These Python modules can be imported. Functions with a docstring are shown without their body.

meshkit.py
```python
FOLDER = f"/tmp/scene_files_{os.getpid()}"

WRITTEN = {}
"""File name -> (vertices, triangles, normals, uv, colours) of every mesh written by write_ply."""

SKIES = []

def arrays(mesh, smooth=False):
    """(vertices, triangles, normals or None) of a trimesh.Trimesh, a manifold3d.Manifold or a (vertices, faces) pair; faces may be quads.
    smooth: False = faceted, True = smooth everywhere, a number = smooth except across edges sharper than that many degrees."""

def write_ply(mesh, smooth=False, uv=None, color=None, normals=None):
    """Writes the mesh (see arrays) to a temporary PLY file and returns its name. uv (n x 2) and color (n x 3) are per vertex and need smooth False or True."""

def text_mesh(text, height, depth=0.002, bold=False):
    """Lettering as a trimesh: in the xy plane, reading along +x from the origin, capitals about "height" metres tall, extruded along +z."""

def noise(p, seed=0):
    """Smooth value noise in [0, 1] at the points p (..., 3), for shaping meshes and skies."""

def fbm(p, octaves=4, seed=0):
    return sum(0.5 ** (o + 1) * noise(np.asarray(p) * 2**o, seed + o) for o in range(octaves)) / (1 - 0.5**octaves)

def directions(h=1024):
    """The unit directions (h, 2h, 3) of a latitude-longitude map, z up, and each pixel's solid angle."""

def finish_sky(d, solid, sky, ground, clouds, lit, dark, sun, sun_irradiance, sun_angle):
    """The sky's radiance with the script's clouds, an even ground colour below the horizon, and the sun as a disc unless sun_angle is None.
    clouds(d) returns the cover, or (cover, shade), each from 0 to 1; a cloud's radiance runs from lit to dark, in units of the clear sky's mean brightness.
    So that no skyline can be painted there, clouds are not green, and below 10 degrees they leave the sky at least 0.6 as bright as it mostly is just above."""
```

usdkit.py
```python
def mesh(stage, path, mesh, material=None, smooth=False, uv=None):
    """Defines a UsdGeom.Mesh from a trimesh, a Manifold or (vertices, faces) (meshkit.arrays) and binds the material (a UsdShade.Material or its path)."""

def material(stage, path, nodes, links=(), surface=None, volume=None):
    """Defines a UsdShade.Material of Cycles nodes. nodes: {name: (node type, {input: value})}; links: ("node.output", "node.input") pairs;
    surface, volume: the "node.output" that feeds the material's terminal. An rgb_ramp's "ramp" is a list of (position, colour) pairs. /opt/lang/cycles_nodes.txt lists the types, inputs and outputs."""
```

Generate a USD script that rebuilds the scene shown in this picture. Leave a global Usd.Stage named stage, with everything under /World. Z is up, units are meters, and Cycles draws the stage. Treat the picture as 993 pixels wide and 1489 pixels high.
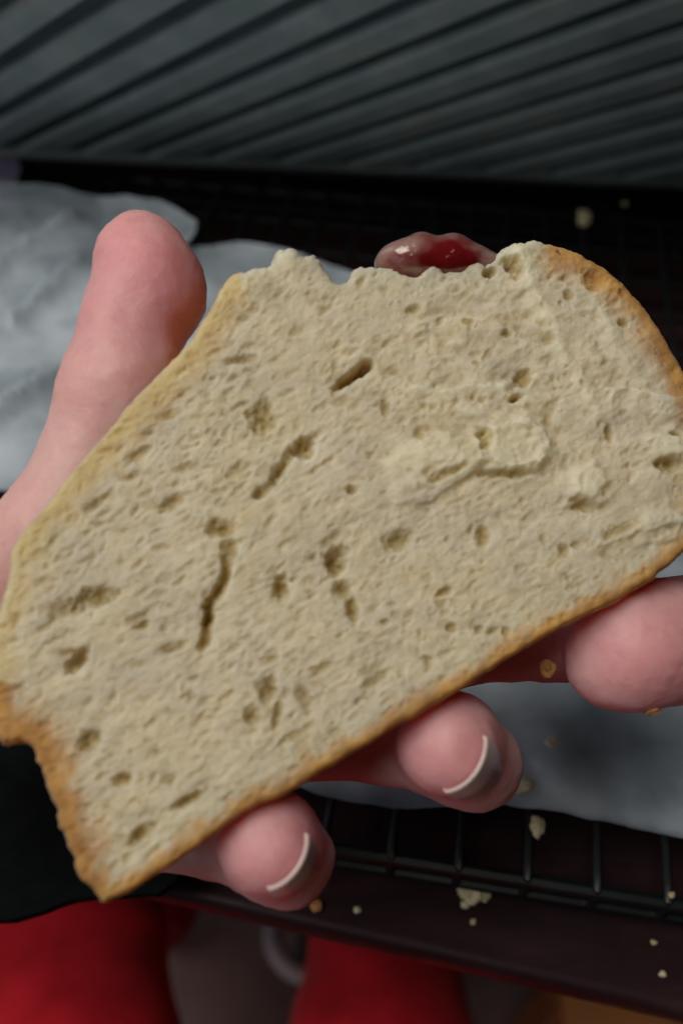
import math, sys
import numpy as np, trimesh, shapely, usdkit, meshkit
from shapely.geometry import Polygon, LineString
from scipy.spatial import Delaunay, cKDTree
from pxr import Usd, UsdGeom, UsdLux, UsdShade, Gf, Sdf, Vt

stage = Usd.Stage.CreateInMemory()
UsdGeom.Xform.Define(stage, '/World')
RNG = np.random.default_rng(11)

# ------------------------------------------------------------------ camera
T = 0.90                                   # table top height
PITCH = math.radians(50)
F = 1290.0                                 # focal length in photo pixels (993 x 1489)
CX, CY = 496.5, 744.5
EYE = np.array([0.0, 0.0, T + 0.276])
RIGHT = np.array([1.0, 0, 0])
UP = np.array([0, math.sin(PITCH), math.cos(PITCH)])
FWD = np.array([0, math.cos(PITCH), -math.sin(PITCH)])
cam = UsdGeom.Camera.Define(stage, '/World/camera')
APER = 24.0
cam.CreateHorizontalApertureAttr(APER)
cam.CreateVerticalApertureAttr(APER * 1489 / 993)
FOCAL = APER * F / 993
cam.CreateFocalLengthAttr(FOCAL)
cam.CreateFStopAttr(FOCAL / 3.6)
cam.CreateFocusDistanceAttr(0.193)
cam.CreateClippingRangeAttr(Gf.Vec2f(0.01, 50))
cam.CreateExposureAttr(0.0)
xf = UsdGeom.Xformable(cam)
xf.AddTransformOp().Set(Gf.Matrix4d(*RIGHT, 0, *UP, 0, *(-FWD), 0, *EYE, 1))


# ------------------------------------------------------------------ lamps and fill, all out of view
def rect_light(name, pos, target, w, h, intensity, color):
    L = UsdLux.RectLight.Define(stage, '/World/' + name)
    L.CreateWidthAttr(w); L.CreateHeightAttr(h); L.CreateIntensityAttr(intensity)
    L.CreateColorAttr(Gf.Vec3f(*color))
    pos, target = np.array(pos, float), np.array(target, float)
    z = pos - target; z /= np.linalg.norm(z)
    x = np.cross([0, 0, 1.0], z)
    if np.linalg.norm(x) < 1e-3: x = np.array([1.0, 0, 0])
    x /= np.linalg.norm(x); y = np.cross(z, x)
    L.AddTransformOp().Set(Gf.Matrix4d(*x, 0, *y, 0, *z, 0, *pos, 1))
    return L


rect_light('unseen_ceiling_lamp', (-0.55, 0.04, 2.3), (0.05, 0.15, T), 1.0, 1.0, 6.2, (1.0, 0.97, 0.90))  # out of view, placed to light the slice and shade the finger joints
rect_light('front_left_fill', (-1.5, -1.15, 1.42), (0.0, 0.3, T + 0.05), 1.5, 1.2, 0.7, (0.86, 0.94, 1.0))  # added fill, lifts the grill plate and hand from the front left


rect_light('unseen_side_light', (-1.5, 0.9, 1.75), (-0.1, 0.25, T), 1.1, 1.0, 0.7, (0.78, 0.82, 1.0))  # out of view, cool light on the paper and table at left

# ------------------------------------------------------------------ helpers
def P(px, py, d):
    """the world point seen at photo pixel (px, py) at the axis depth d"""
    px, py, d = np.broadcast_arrays(np.asarray(px, float), py, d)
    return EYE + d[..., None] * (FWD + ((px - CX) / F)[..., None] * RIGHT + ((CY - py) / F)[..., None] * UP)


def on_z(px, py, z):
    r = P(px, py, 1.0) - EYE
    return EYE + r * ((z - EYE[2]) / r[..., 2])[..., None]


def cam2world(X):                          # camera coordinates (right, up, depth)
    return EYE + X[..., :1] * RIGHT + X[..., 1:2] * UP + X[..., 2:] * FWD


def pxc(px, py, d):                        # camera coordinates of a pixel at a depth
    return np.array([(px - CX) / F * d, (CY - py) / F * d, d])


COUNT = {}


def numbered(path):
    n = COUNT.get(path, 0); COUNT[path] = n + 1
    return path if n == 0 else f'{path}_{n:03d}'


LOC = {}


def tag(prim, label=None, cat=None, group=None, kind=None):
    for k, v in (('label', label), ('category', cat), ('group', group), ('kind', kind)):
        if v: prim.SetCustomDataByKey(k, v)
    return prim


def thing(name, label, cat, loc, group=None):
    path = numbered('/World/' + name)
    x = UsdGeom.Xform.Define(stage, path)
    x.AddTranslateOp().Set(Gf.Vec3d(*map(float, loc)))
    LOC[path] = np.array(loc, float)
    return tag(x.GetPrim(), label, cat, group)


def obj(name, mesh, mat, parent=None, smooth=40, tint=None, label=None):
    base = str(parent.GetPath()) if parent is not None else '/World'
    path = numbered(base + '/' + name)
    off = np.zeros(3)
    if parent is not None:
        top = '/'.join(base.split('/')[:3])
        off = LOC.get(top, off)
    if hasattr(mesh, 'to_mesh'):
        m = mesh.to_mesh(); v, f = m.vert_properties[:, :3].astype(float), m.tri_verts
    elif isinstance(mesh, trimesh.Trimesh):
        v, f = np.array(mesh.vertices), np.array(mesh.faces)
    else:
        v, f = np.asarray(mesh[0], float), np.asarray(mesh[1])
    g = usdkit.mesh(stage, path, (v - off, f), mat, smooth=True if tint is not None else smooth)
    if tint is not None:
        pv = UsdGeom.PrimvarsAPI(g).CreatePrimvar('tint', Sdf.ValueTypeNames.Color3fArray, 'vertex')
        pv.Set(Vt.Vec3fArray.FromNumpy(np.asarray(tint, np.float32)))
    if label: tag(g.GetPrim(), label)
    return g.GetPrim()


def sstep(a, b, x):
    t = np.clip((x - a) / (b - a), 0, 1)
    return t * t * (3 - 2 * t)


def fbm2(x, y, o=3, seed=0):
    return meshkit.fbm(np.stack([x, y, np.zeros_like(x) + 0.37], -1), o, seed) - 0.5


def surface_nets(Fv, org, h):
    """closed mesh of the zero level of the grid Fv (negative inside)"""
    Fv = np.pad(Fv, 1, constant_values=1.0); org = np.asarray(org) - h
    ins = Fv < 0
    c = [ins[i:ins.shape[0] - 1 + i, j:ins.shape[1] - 1 + j, k:ins.shape[2] - 1 + k] for i in (0, 1) for j in (0, 1) for k in (0, 1)]
    s = sum(x.astype(np.int8) for x in c)
    cell = (s > 0) & (s < 8)
    idx = np.full(cell.shape, -1, np.int64); ii = np.argwhere(cell); idx[cell] = np.arange(len(ii))
    acc = np.zeros((len(ii), 3)); n = np.zeros(len(ii))
    cor = [(i, j, k) for i in (0, 1) for j in (0, 1) for k in (0, 1)]
    for a in range(8):
        for ax in range(3):
            if cor[a][ax] == 0:
                b = list(cor[a]); b[ax] = 1
                fa = Fv[ii[:, 0] + cor[a][0], ii[:, 1] + cor[a][1], ii[:, 2] + cor[a][2]]
                fb = Fv[ii[:, 0] + b[0], ii[:, 1] + b[1], ii[:, 2] + b[2]]
                x = (fa < 0) != (fb < 0)
                t = np.where(x, fa / np.where(x, fa - fb, 1), 0)
                p = np.tile(np.array(cor[a], float), (len(ii), 1)); p[:, ax] += t
                acc[x] += p[x]; n[x] += 1
    v = (ii + acc / np.maximum(n, 1)[:, None]) * h + org
    quads = []
    for ax in range(3):
        a = np.moveaxis(ins, ax, 0)
        e = np.moveaxis(a[:-1] != a[1:], 0, ax); low = np.moveaxis(a[:-1], 0, ax)
        q = np.argwhere(e)
        o1, o2 = [(1, 2), (2, 0), (0, 1)][ax]
        q = q[(q[:, o1] > 0) & (q[:, o2] > 0)]

        def g(d1, d2):
            r = q.copy(); r[:, o1] -= d1; r[:, o2] -= d2
            return idx[r[:, 0], r[:, 1], r[:, 2]]
        w = np.stack([g(1, 1), g(0, 1), g(0, 0), g(1, 0)], 1)
        fl = ~low[q[:, 0], q[:, 1], q[:, 2]]
        w[fl] = w[fl][:, ::-1]
        quads.append(w)
    q = np.vstack(quads)
    return v, np.vstack([q[:, [0, 1, 2]], q[:, [0, 2, 3]]])


def capsule(G, a, b, ra, rb):
    a, b = np.asarray(a, np.float32), np.asarray(b, np.float32)
    ab = b - a; L = float(ab @ ab) + 1e-12
    d = [G[i] - a[i] for i in range(3)]
    t = np.clip((d[0] * ab[0] + d[1] * ab[1] + d[2] * ab[2]) / L, 0, 1)
    return np.sqrt((d[0] - t * ab[0]) ** 2 + (d[1] - t * ab[1]) ** 2 + (d[2] - t * ab[2]) ** 2) - (ra + t * (rb - ra))


def smin(a, b, k):
    h = np.clip(0.5 + 0.5 * (b - a) / k, 0, 1)
    return b + (a - b) * h - k * h * (1 - h)


def grid(lo, hi, h):
    ax = [np.arange(l, u + h, h, dtype=np.float32) for l, u in zip(lo, hi)]
    return np.meshgrid(*ax, indexing='ij', sparse=True)


def tube(pts, r, n=10):
    pts = np.asarray(pts, float); m = len(pts)
    r = np.broadcast_to(np.asarray(r, float), (m,))
    t = np.gradient(pts, axis=0); t /= np.linalg.norm(t, axis=1)[:, None]
    ref = np.array([0, 0, 1.0]) if abs(t[0, 2]) < 0.9 else np.array([1.0, 0, 0])
    v = []
    for i in range(m):
        a = np.cross(t[i], ref); a /= np.linalg.norm(a); b = np.cross(t[i], a)
        th = np.arange(n) / n * 2 * np.pi
        v.append(pts[i] + r[i] * (np.cos(th)[:, None] * a + np.sin(th)[:, None] * b))
    v = np.vstack(v + [pts[:1], pts[-1:]]); f = []
    for i in range(m - 1):
        for j in range(n):
            k = (j + 1) % n
            f += [[i * n + j, (i + 1) * n + j, (i + 1) * n + k], [i * n + j, (i + 1) * n + k, i * n + k]]
    for j in range(n):
        k = (j + 1) % n
        f += [[m * n, j, k], [m * n + 1, (m - 1) * n + k, (m - 1) * n + j]]
    return trimesh.Trimesh(v, f, process=False)


def box(lo, hi):
    return trimesh.creation.box(bounds=[lo, hi])


def hullbox(lo, hi, c):
    """box with chamfered edges"""
    lo, hi = np.array(lo, float), np.array(hi, float); pts = []
    for s in np.ndindex(2, 2, 2):
        p = np.where(s, hi, lo)
        for ax in range(3):
            q = p + np.where(s, -c, c); q[ax] = p[ax]; pts.append(q)
    return trimesh.convex.convex_hull(np.array(pts))


# ------------------------------------------------------------------ materials
def M(name, nodes, links=(), surface='p.BSDF'):
    return usdkit.material(stage, '/World/Looks/' + name, nodes, links, surface=surface)


def noisy(name, c1, c2, scale, rough, bump=0.0, bump_scale=200, spec=0.5, extra=None, detail=5, lo=0.35, hi=0.65, dist=0.001):
    n = {'g': ('geometry', {}), 'n': ('noise_texture', {'scale': scale, 'detail': detail, 'roughness': 0.6}),
         'r': ('rgb_ramp', {'ramp': [(0, c1), (lo, c1), (hi, c2), (1, c2)]}),
         'p': ('principled_bsdf', {'roughness': rough, 'specular_ior_level': spec, **(extra or {})})}
    l = [('g.position', 'n.vector'), ('n.fac', 'r.fac'), ('r.color', 'p.base_color')]
    if bump:
        n['n2'] = ('noise_texture', {'scale': bump_scale, 'detail': 6, 'roughness': 0.6})
        n['b'] = ('bump', {'strength': bump, 'distance': dist})
        l += [('g.position', 'n2.vector'), ('n2.fac', 'b.height'), ('b.normal', 'p.normal')]
    return M(name, n, l)


MAT = {}
MAT['bread'] = M('bread', {
    'a': ('attribute', {'attribute': 'tint'}), 'g': ('geometry', {}),
    'n1': ('noise_texture', {'scale': 900, 'detail': 4, 'roughness': 0.65}),
    'n2': ('noise_texture', {'scale': 260, 'detail': 5, 'roughness': 0.6}),
    'r': ('rgb_ramp', {'ramp': [(0, (0.80, 0.79, 0.76)), (0.5, (1, 1, 1)), (1, (1.12, 1.13, 1.16))]}),
    'm': ('mix', {'mix_type': 'multiply', 'fac': 1.0}),
    'b': ('bump', {'strength': 0.55, 'distance': 0.0006}),
    'p': ('principled_bsdf', {'roughness': 0.75, 'specular_ior_level': 0.25, 'subsurface_weight': 0.5, 'subsurface_scale': 0.0018, 'subsurface_radius': (1.0, 0.7, 0.4)})},
    [('g.position', 'n1.vector'), ('g.position', 'n2.vector'), ('n2.fac', 'r.fac'), ('a.color', 'm.color1'), ('r.color', 'm.color2'),
     ('m.color', 'p.base_color'), ('n1.fac', 'b.height'), ('b.normal', 'p.normal')])
MAT['skin'] = M('skin', {
    'a': ('attribute', {'attribute': 'tint'}), 'g': ('geometry', {}),
    'n1': ('noise_texture', {'scale': 1000, 'detail': 4, 'roughness': 0.65}),
    'n2': ('noise_texture', {'scale': 330, 'detail': 6, 'roughness': 0.7}),
    'r': ('rgb_ramp', {'ramp': [(0, (0.92, 0.80, 0.80)), (0.35, (0.96, 0.92, 0.92)), (0.5, (1, 1, 1)), (0.7, (1.03, 1.06, 1.06)), (1, (1.05, 1.1, 1.1))]}),
    'm': ('mix', {'mix_type': 'multiply', 'fac': 1.0}),
    'b': ('bump', {'strength': 0.45, 'distance': 0.0005}),
    'p': ('principled_bsdf', {'roughness': 0.48, 'specular_ior_level': 0.4, 'subsurface_weight': 0.7, 'subsurface_scale': 0.0022,
                              'subsurface_radius': (1.0, 0.36, 0.2), 'subsurface_method': 'random_walk'})},
    [('g.position', 'n1.vector'), ('g.position', 'n2.vector'), ('n2.fac', 'r.fac'), ('a.color', 'm.color1'), ('r.color', 'm.color2'),
     ('m.color', 'p.base_color'), ('n1.fac', 'b.height'), ('b.normal', 'p.normal')])
MAT['nail'] = M('nail', {
    'a': ('attribute', {'attribute': 'tint'}),
    'p': ('principled_bsdf', {'roughness': 0.35, 'specular_ior_level': 0.5, 'coat_weight': 0.25, 'coat_roughness': 0.25})},
    [('a.color', 'p.base_color')])
MAT['jam'] = M('jam', {
    'g': ('geometry', {}), 'a': ('attribute', {'attribute': 'tint'}),
    'n': ('noise_texture', {'scale': 420, 'detail': 4}), 'b': ('bump', {'strength': 0.6, 'distance': 0.0012}),
    'p': ('principled_bsdf', {'roughness': 0.06, 'specular_ior_level': 0.9, 'coat_weight': 1.0, 'coat_roughness': 0.03, 'transmission_weight': 0.35, 'ior': 1.40, 'subsurface_weight': 0.5, 'subsurface_scale': 0.002, 'subsurface_radius': (1, 0.3, 0.25)})},
    [('g.position', 'n.vector'), ('n.fac', 'b.height'), ('b.normal', 'p.normal'), ('a.color', 'p.base_color')])
MAT['paper'] = M('paper', {
    'g': ('geometry', {}), 'n': ('noise_texture', {'scale': 28, 'detail': 5, 'roughness': 0.55}),
    'r': ('rgb_ramp', {'ramp': [(0, (0.40, 0.48, 0.56)), (0.42, (0.48, 0.56, 0.63)), (0.6, (0.62, 0.69, 0.76)), (1, (0.78, 0.83, 0.90))]}),
    'q': ('map_range', {'from_min': 0.3, 'from_max': 0.7, 'to_min': 0.42, 'to_max': 0.08, 'clamp': True}),
    'n2': ('noise_texture', {'scale': 500, 'detail': 3}), 'b': ('bump', {'strength': 0.15, 'distance': 0.0005}),
    'd': ('principled_bsdf', {'roughness': 0.38, 'specular_ior_level': 0.5}), 't': ('translucent_bsdf', {'color': (0.6, 0.63, 0.65)}),
    'x': ('transparent_bsdf', {'color': (0.95, 0.96, 0.97)}),
    'm1': ('mix_closure', {'fac': 0.22}), 'm2': ('mix_closure', {})},
    [('g.position', 'n.vector'), ('n.fac', 'r.fac'), ('r.color', 'd.base_color'), ('g.position', 'n2.vector'), ('n2.fac', 'b.height'), ('b.normal', 'd.normal'),
     ('d.BSDF', 'm1.closure1'), ('t.BSDF', 'm1.closure2'), ('n.fac', 'q.value'), ('q.result', 'm2.fac'), ('m1.closure', 'm2.closure1'), ('x.BSDF', 'm2.closure2')], surface='m2.closure')
MAT['table_wood'] = M('table_wood', {
    'g': ('geometry', {}), 'mp': ('mapping', {'scale': (9, 60, 60), 'rotation': (0, 0, 0.15)}), 'n': ('noise_texture', {'scale': 1.2, 'detail': 8, 'roughness': 0.6, 'distortion': 0.6}),
    'r': ('rgb_ramp', {'ramp': [(0, (0.007, 0.004, 0.004)), (0.5, (0.022, 0.010, 0.011)), (1, (0.065, 0.030, 0.032))]}),
    'n2': ('noise_texture', {'scale': 70, 'detail': 6, 'roughness': 0.7}),
    'q': ('map_range', {'from_min': 0.3, 'from_max': 0.7, 'to_min': 0.32, 'to_max': 0.6, 'clamp': True}),
    'b': ('bump', {'strength': 0.1, 'distance': 0.0004}), 'p': ('principled_bsdf', {'specular_ior_level': 0.15, 'specular_tint': (1.0, 0.78, 0.92)})},
    [('g.position', 'mp.vector'), ('mp.vector', 'n.vector'), ('n.fac', 'r.fac'), ('r.color', 'p.base_color'), ('g.position', 'n2.vector'),
     ('n2.fac', 'q.value'), ('q.result', 'p.roughness'), ('n.fac', 'b.height'), ('b.normal', 'p.normal')])
MAT['lid_groove_shade'] = noisy('grill_groove_shade', (0.04, 0.065, 0.07), (0.07, 0.095, 0.10), 35, 0.6, 0.2, 700, 0.35, dist=0.0003)  # plate tone darkened to carry the shade between the ribs
MAT['rack'] = noisy('black_wire_coating', (0.003, 0.005, 0.005), (0.007, 0.010, 0.010), 60, 0.38, 0, spec=0.4)
MAT['cloth_black'] = noisy('black_cloth', (0.004, 0.005, 0.0055), (0.008, 0.009, 0.0095), 90, 0.95, 0.6, 1800, 0.05, dist=0.0006)
MAT['trousers'] = noisy('red_fabric', (0.46, 0.008, 0.016), (0.64, 0.014, 0.028), 30, 0.85, 0.5, 1300, 0.2, extra={'sheen_weight': 0.15, 'sheen_tint': (1, 0.3, 0.3)}, dist=0.0008)
MAT['floor'] = noisy('brown_floor', (0.22, 0.125, 0.112), (0.32, 0.185, 0.165), 9, 0.6, 0.2, 60)
MAT['stool'] = noisy('orange_wood', (0.36, 0.13, 0.04), (0.52, 0.2, 0.06), 25, 0.5, 0.2, 200)
MAT['strap'] = noisy('pale_strap', (0.75, 0.62, 0.64), (0.85, 0.72, 0.74), 60, 0.6)
MAT['sole'] = noisy('brown_sole', (0.06, 0.045, 0.042), (0.09, 0.07, 0.06), 60, 0.7)
MAT['crumb'] = noisy('crumb_bread', (0.50, 0.40, 0.22), (0.68, 0.60, 0.42), 320, 0.8, 0.5, 900, 0.2)
MAT['crumb_crust'] = noisy('crumb_crust', (0.30, 0.13, 0.04), (0.48, 0.24, 0.09), 320, 0.7, 0.5, 900, 0.2)

MAT['lid'] = M('grill_plate_coating', {
    'g': ('geometry', {}), 'n': ('noise_texture', {'scale': 38, 'detail': 5, 'roughness': 0.6}), 'n2': ('noise_texture', {'scale': 13, 'detail': 6, 'roughness': 0.7, 'distortion': 0.8}),
    'n3': ('noise_texture', {'scale': 150, 'detail': 5, 'roughness': 0.7}),
    'r': ('rgb_ramp', {'ramp': [(0, (0.30, 0.36, 0.355)), (0.4, (0.34, 0.40, 0.39)), (0.65, (0.45, 0.50, 0.49)), (1, (0.47, 0.52, 0.51))]}),
    'r2': ('rgb_ramp', {'ramp': [(0, (0.55, 0.55, 0.55)), (0.38, (0.85, 0.87, 0.88)), (0.55, (1, 1, 1)), (0.66, (1.0, 0.93, 0.80)), (0.75, (1.25, 1.25, 1.22)), (1, (1.3, 1.3, 1.3))]}),
    'q': ('map_range', {'from_min': 0.3, 'from_max': 0.7, 'to_min': 0.4, 'to_max': 0.75, 'clamp': True}),
    'm': ('mix', {'mix_type': 'multiply', 'fac': 1.0}), 'b': ('bump', {'strength': 0.25, 'distance': 0.0005}), 'p': ('principled_bsdf', {'specular_ior_level': 0.4})},
    [('g.position', 'n.vector'), ('g.position', 'n2.vector'), ('g.position', 'n3.vector'), ('n.fac', 'r.fac'), ('n2.fac', 'r2.fac'), ('r.color', 'm.color1'), ('r2.color', 'm.color2'),
     ('m.color', 'p.base_color'), ('n2.fac', 'q.value'), ('q.result', 'p.roughness'), ('n3.fac', 'b.height'), ('b.normal', 'p.normal')])

# ------------------------------------------------------------------ setting: floor
fl = obj('floor', ([[-3, -3, 0], [3, -3, 0], [3, 3, 0], [-3, 3, 0]], [[0, 1, 2], [0, 2, 3]]), MAT['floor'], smooth=False)
tag(fl, 'brown floor seen past the table edge between the red trouser legs', kind='structure')

# ------------------------------------------------------------------ table
e0, e1 = on_z(0, 1247, T), on_z(993, 1478, T)
ed = (e1 - e0) / np.linalg.norm(e1 - e0); en = np.array([-ed[1], ed[0], 0])
mid = (e0 + e1) / 2


def tb(s, t, z=0.0):                       # table coordinates: along the front edge, back from it
    return mid + s * ed + t * en + np.array([0, 0, z])


tab = thing('table', 'dark mahogany table with a glossy top under the black wire rack', 'table', (mid[0], mid[1], 0))
prof = [(0.0, -0.005), (0.0006, -0.0016), (0.0018, -0.0004), (0.004, 0.0), (0.95, 0.0), (0.95, -0.022), (0.03, -0.022), (0.012, -0.02), (0.002, -0.016)]
pv = [tb(s, t, z) for s in (-0.75, 0.75) for t, z in prof]; n = len(prof); pf = []
for i in range(n):
    k = (i + 1) % n; pf += [[i, k, n + k], [i, n + k, n + i]]
for i in range(1, n - 1): pf += [[0, i + 1, i], [n, n + i, n + i + 1]]
tm = trimesh.Trimesh(pv, pf, process=False); trimesh.repair.fix_normals(tm)
obj('tabletop', tm, MAT['table_wood'], tab, smooth=35)
for s in (-0.66, 0.66):
    for t in (0.10, 0.86):
        c = tb(s, t)
        obj('leg', hullbox((c[0] - 0.03, c[1] - 0.03, 0), (c[0] + 0.03, c[1] + 0.03, T - 0.0305), 0.004), MAT['table_wood'], tab)

# ------------------------------------------------------------------ ribbed grill lid
b0, b1 = on_z(0, 222, T + 0.008), on_z(993, 268, T + 0.008)
le = (b1 - b0) / np.linalg.norm(b1 - b0)
tilt = math.radians(40)
back = np.array([-le[1], le[0], 0])
lu = -math.sin(tilt) * back + math.cos(tilt) * np.array([0, 0, 1.0])
ln = np.cross(le, lu)                      # faces the viewer
lo_ = (b0 + b1) / 2
if ln @ (EYE - lo_) < 0: ln = -ln


def on_lid(px, py):
    r = P(px, py, 1.0) - EYE
    p = EYE + r * (((lo_ - EYE) @ ln) / (r @ ln))
    return np.array([(p - lo_) @ le, (p - lo_) @ lu])


def lid(s, t, h):
    return lo_ + s * le + t * lu + h * ln


grill = thing('contact_grill', 'dark grey ribbed grill plate of an open tabletop grill behind the wire rack', 'grill', (lo_[0], lo_[1] + 0.1, T))
W0, W1, H1 = -0.27, 0.27, 0.24


def slab(s0, s1, t0, t1, h0, h1, c):
    m = hullbox((s0, t0, h0), (s1, t1, h1), c)
    m.vertices = np.array([lid(*v) for v in m.vertices])
    trimesh.repair.fix_normals(m)
    return m


obj('plate', slab(W0, W1, 0, H1, -0.012, 0, 0.002), MAT['lid_groove_shade'], grill, smooth=False)
obj('plate_margin', slab(W0 + 0.001, W1 - 0.001, 0.0015, 0.010, -0.002, 0.0035, 0.0012), MAT['lid'], grill, smooth=False)
q1, q2 = on_lid(493, 151), on_lid(800, 39)
rd = (q2 - q1) / np.linalg.norm(q2 - q1); rn = np.array([-rd[1], rd[0]])
g0, g1 = on_lid(493, 58) @ rn, on_lid(493, 191) @ rn
pitch = abs(g0 - g1) / 3 * 1.13; base = q1 @ rn
window = shapely.box(W0 + 0.004, 0.012, W1 - 0.004, H1 - 0.006)
for k in range(-40, 40):
    o = base + (k + 0.5) * pitch; c = rn * o; hw = pitch * 0.30
    strip = Polygon([c + rd * 2 + rn * hw, c - rd * 2 + rn * hw, c - rd * 2 - rn * hw, c + rd * 2 - rn * hw]).intersection(window)
    if strip.is_empty or strip.area < 2e-5: continue
    ins = strip.buffer(-0.0013, join_style=2)
    if ins.is_empty or ins.geom_type != 'Polygon': continue
    pts = [lid(x, y, -0.001) for x, y in strip.exterior.coords[:-1]] + [lid(x, y, 0.0022) for x, y in strip.exterior.coords[:-1]] + [lid(x, y, 0.0038) for x, y in ins.exterior.coords[:-1]]
    obj('rib', trimesh.convex.convex_hull(np.array(pts)), MAT['lid'], grill, smooth=False)
# the grill's lower half standing on the table behind its hinge
gb = np.array([lo_[0], lo_[1], T])
bm = hullbox((-0.26, 0.06, 0.0), (0.26, 0.30, 0.030), 0.006)
R2 = np.array([le, back, [0, 0, 1.0]])
bm.vertices = gb + bm.vertices @ R2
obj('base', bm, MAT['rack'], grill, smooth=False)
for s in (-0.22, 0.22):
    a = lo_ + s * le
    obj('hinge', tube([a + 0.012 * lu - 0.010 * ln, a + back * 0.03 + np.array([0, 0, 0.012]), a + back * 0.07 + np.array([0, 0, 0.01])], 0.007), MAT['rack'], grill)

# ------------------------------------------------------------------ wire rack
RZ = T + 0.018
r0, r1 = on_z(650, 1262, RZ), on_z(993, 1318, RZ)
re = (r1 - r0) / np.linalg.norm(r1 - r0); rk = np.array([-re[1], re[0], 0])
wires = [on_z(x, y, RZ) for x, y in ((570, 1246), (668, 1262), (768, 1278), (866, 1294), (970, 1312))]
sp = np.mean(np.diff([(w - r0) @ re for w in wires])); s_ref = (wires[3] - r0) @ re


def rp(s, t, z=0.0): return r0 + s * re + t * rk + np.array([0, 0, z])


rack = thing('cooling_rack', 'black wire cooling rack lying on the dark table under the paper', 'cooling rack', (rp(0, 0.1)[0], rp(0, 0.1)[1], T))
S0, S1, TD = s_ref - 13.5 * sp, s_ref + 4.5 * sp, 0.345


def rr(r, z, ins=0.0):
    c = 0.02; pts = []
    for cx_, cy_, a0 in ((S1 - c, TD - c, 0), (S0 + c, TD - c, 90), (S0 + c, c, 180), (S1 - c, c, 270)):
        for a in range(0, 91, 15):
            th = math.radians(a0 + a); pts.append(rp(cx_ + (c - ins) * math.cos(th), cy_ + (c - ins) * math.sin(th), z))
    pts.append(pts[0]); return tube(pts, r, 8)


obj('frame', rr(0.0022, 0.0), MAT['rack'], rack)
obj('lower_frame', rr(0.0018, -0.0105), MAT['rack'], rack)
for k in range(-13, 5):
    s = s_ref + k * sp
    obj('wire', tube([rp(s, -0.0005, -0.0105), rp(s, -0.0015, -0.004), rp(s, 0.0, 0.0024), rp(s, 0.004, 0.0032), rp(s, TD / 2, 0.0032), rp(s, TD - 0.003, 0.0032), rp(s, TD, 0.0)], 0.0013, 7), MAT['rack'], rack)
for t in np.arange(0.026, TD - 0.01, 0.0265):
    obj('cross_wire', tube([rp(S0, t, 0.0), rp((S0 + S1) / 2, t, 0.0), rp(S1, t, 0.0)], 0.0013, 7), MAT['rack'], rack)
for s in (S0 + 0.05, S1 - 0.05):
    for t in (0.0, TD):
        obj('foot', tube([rp(s, t, -0.002), rp(s + 0.004, t, -0.0162), rp(s + 0.016, t, -0.0162), rp(s + 0.02, t, -0.002)], 0.0016, 7), MAT['rack'], rack)

# ------------------------------------------------------------------ paper
PZ = RZ + 0.0058


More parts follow.
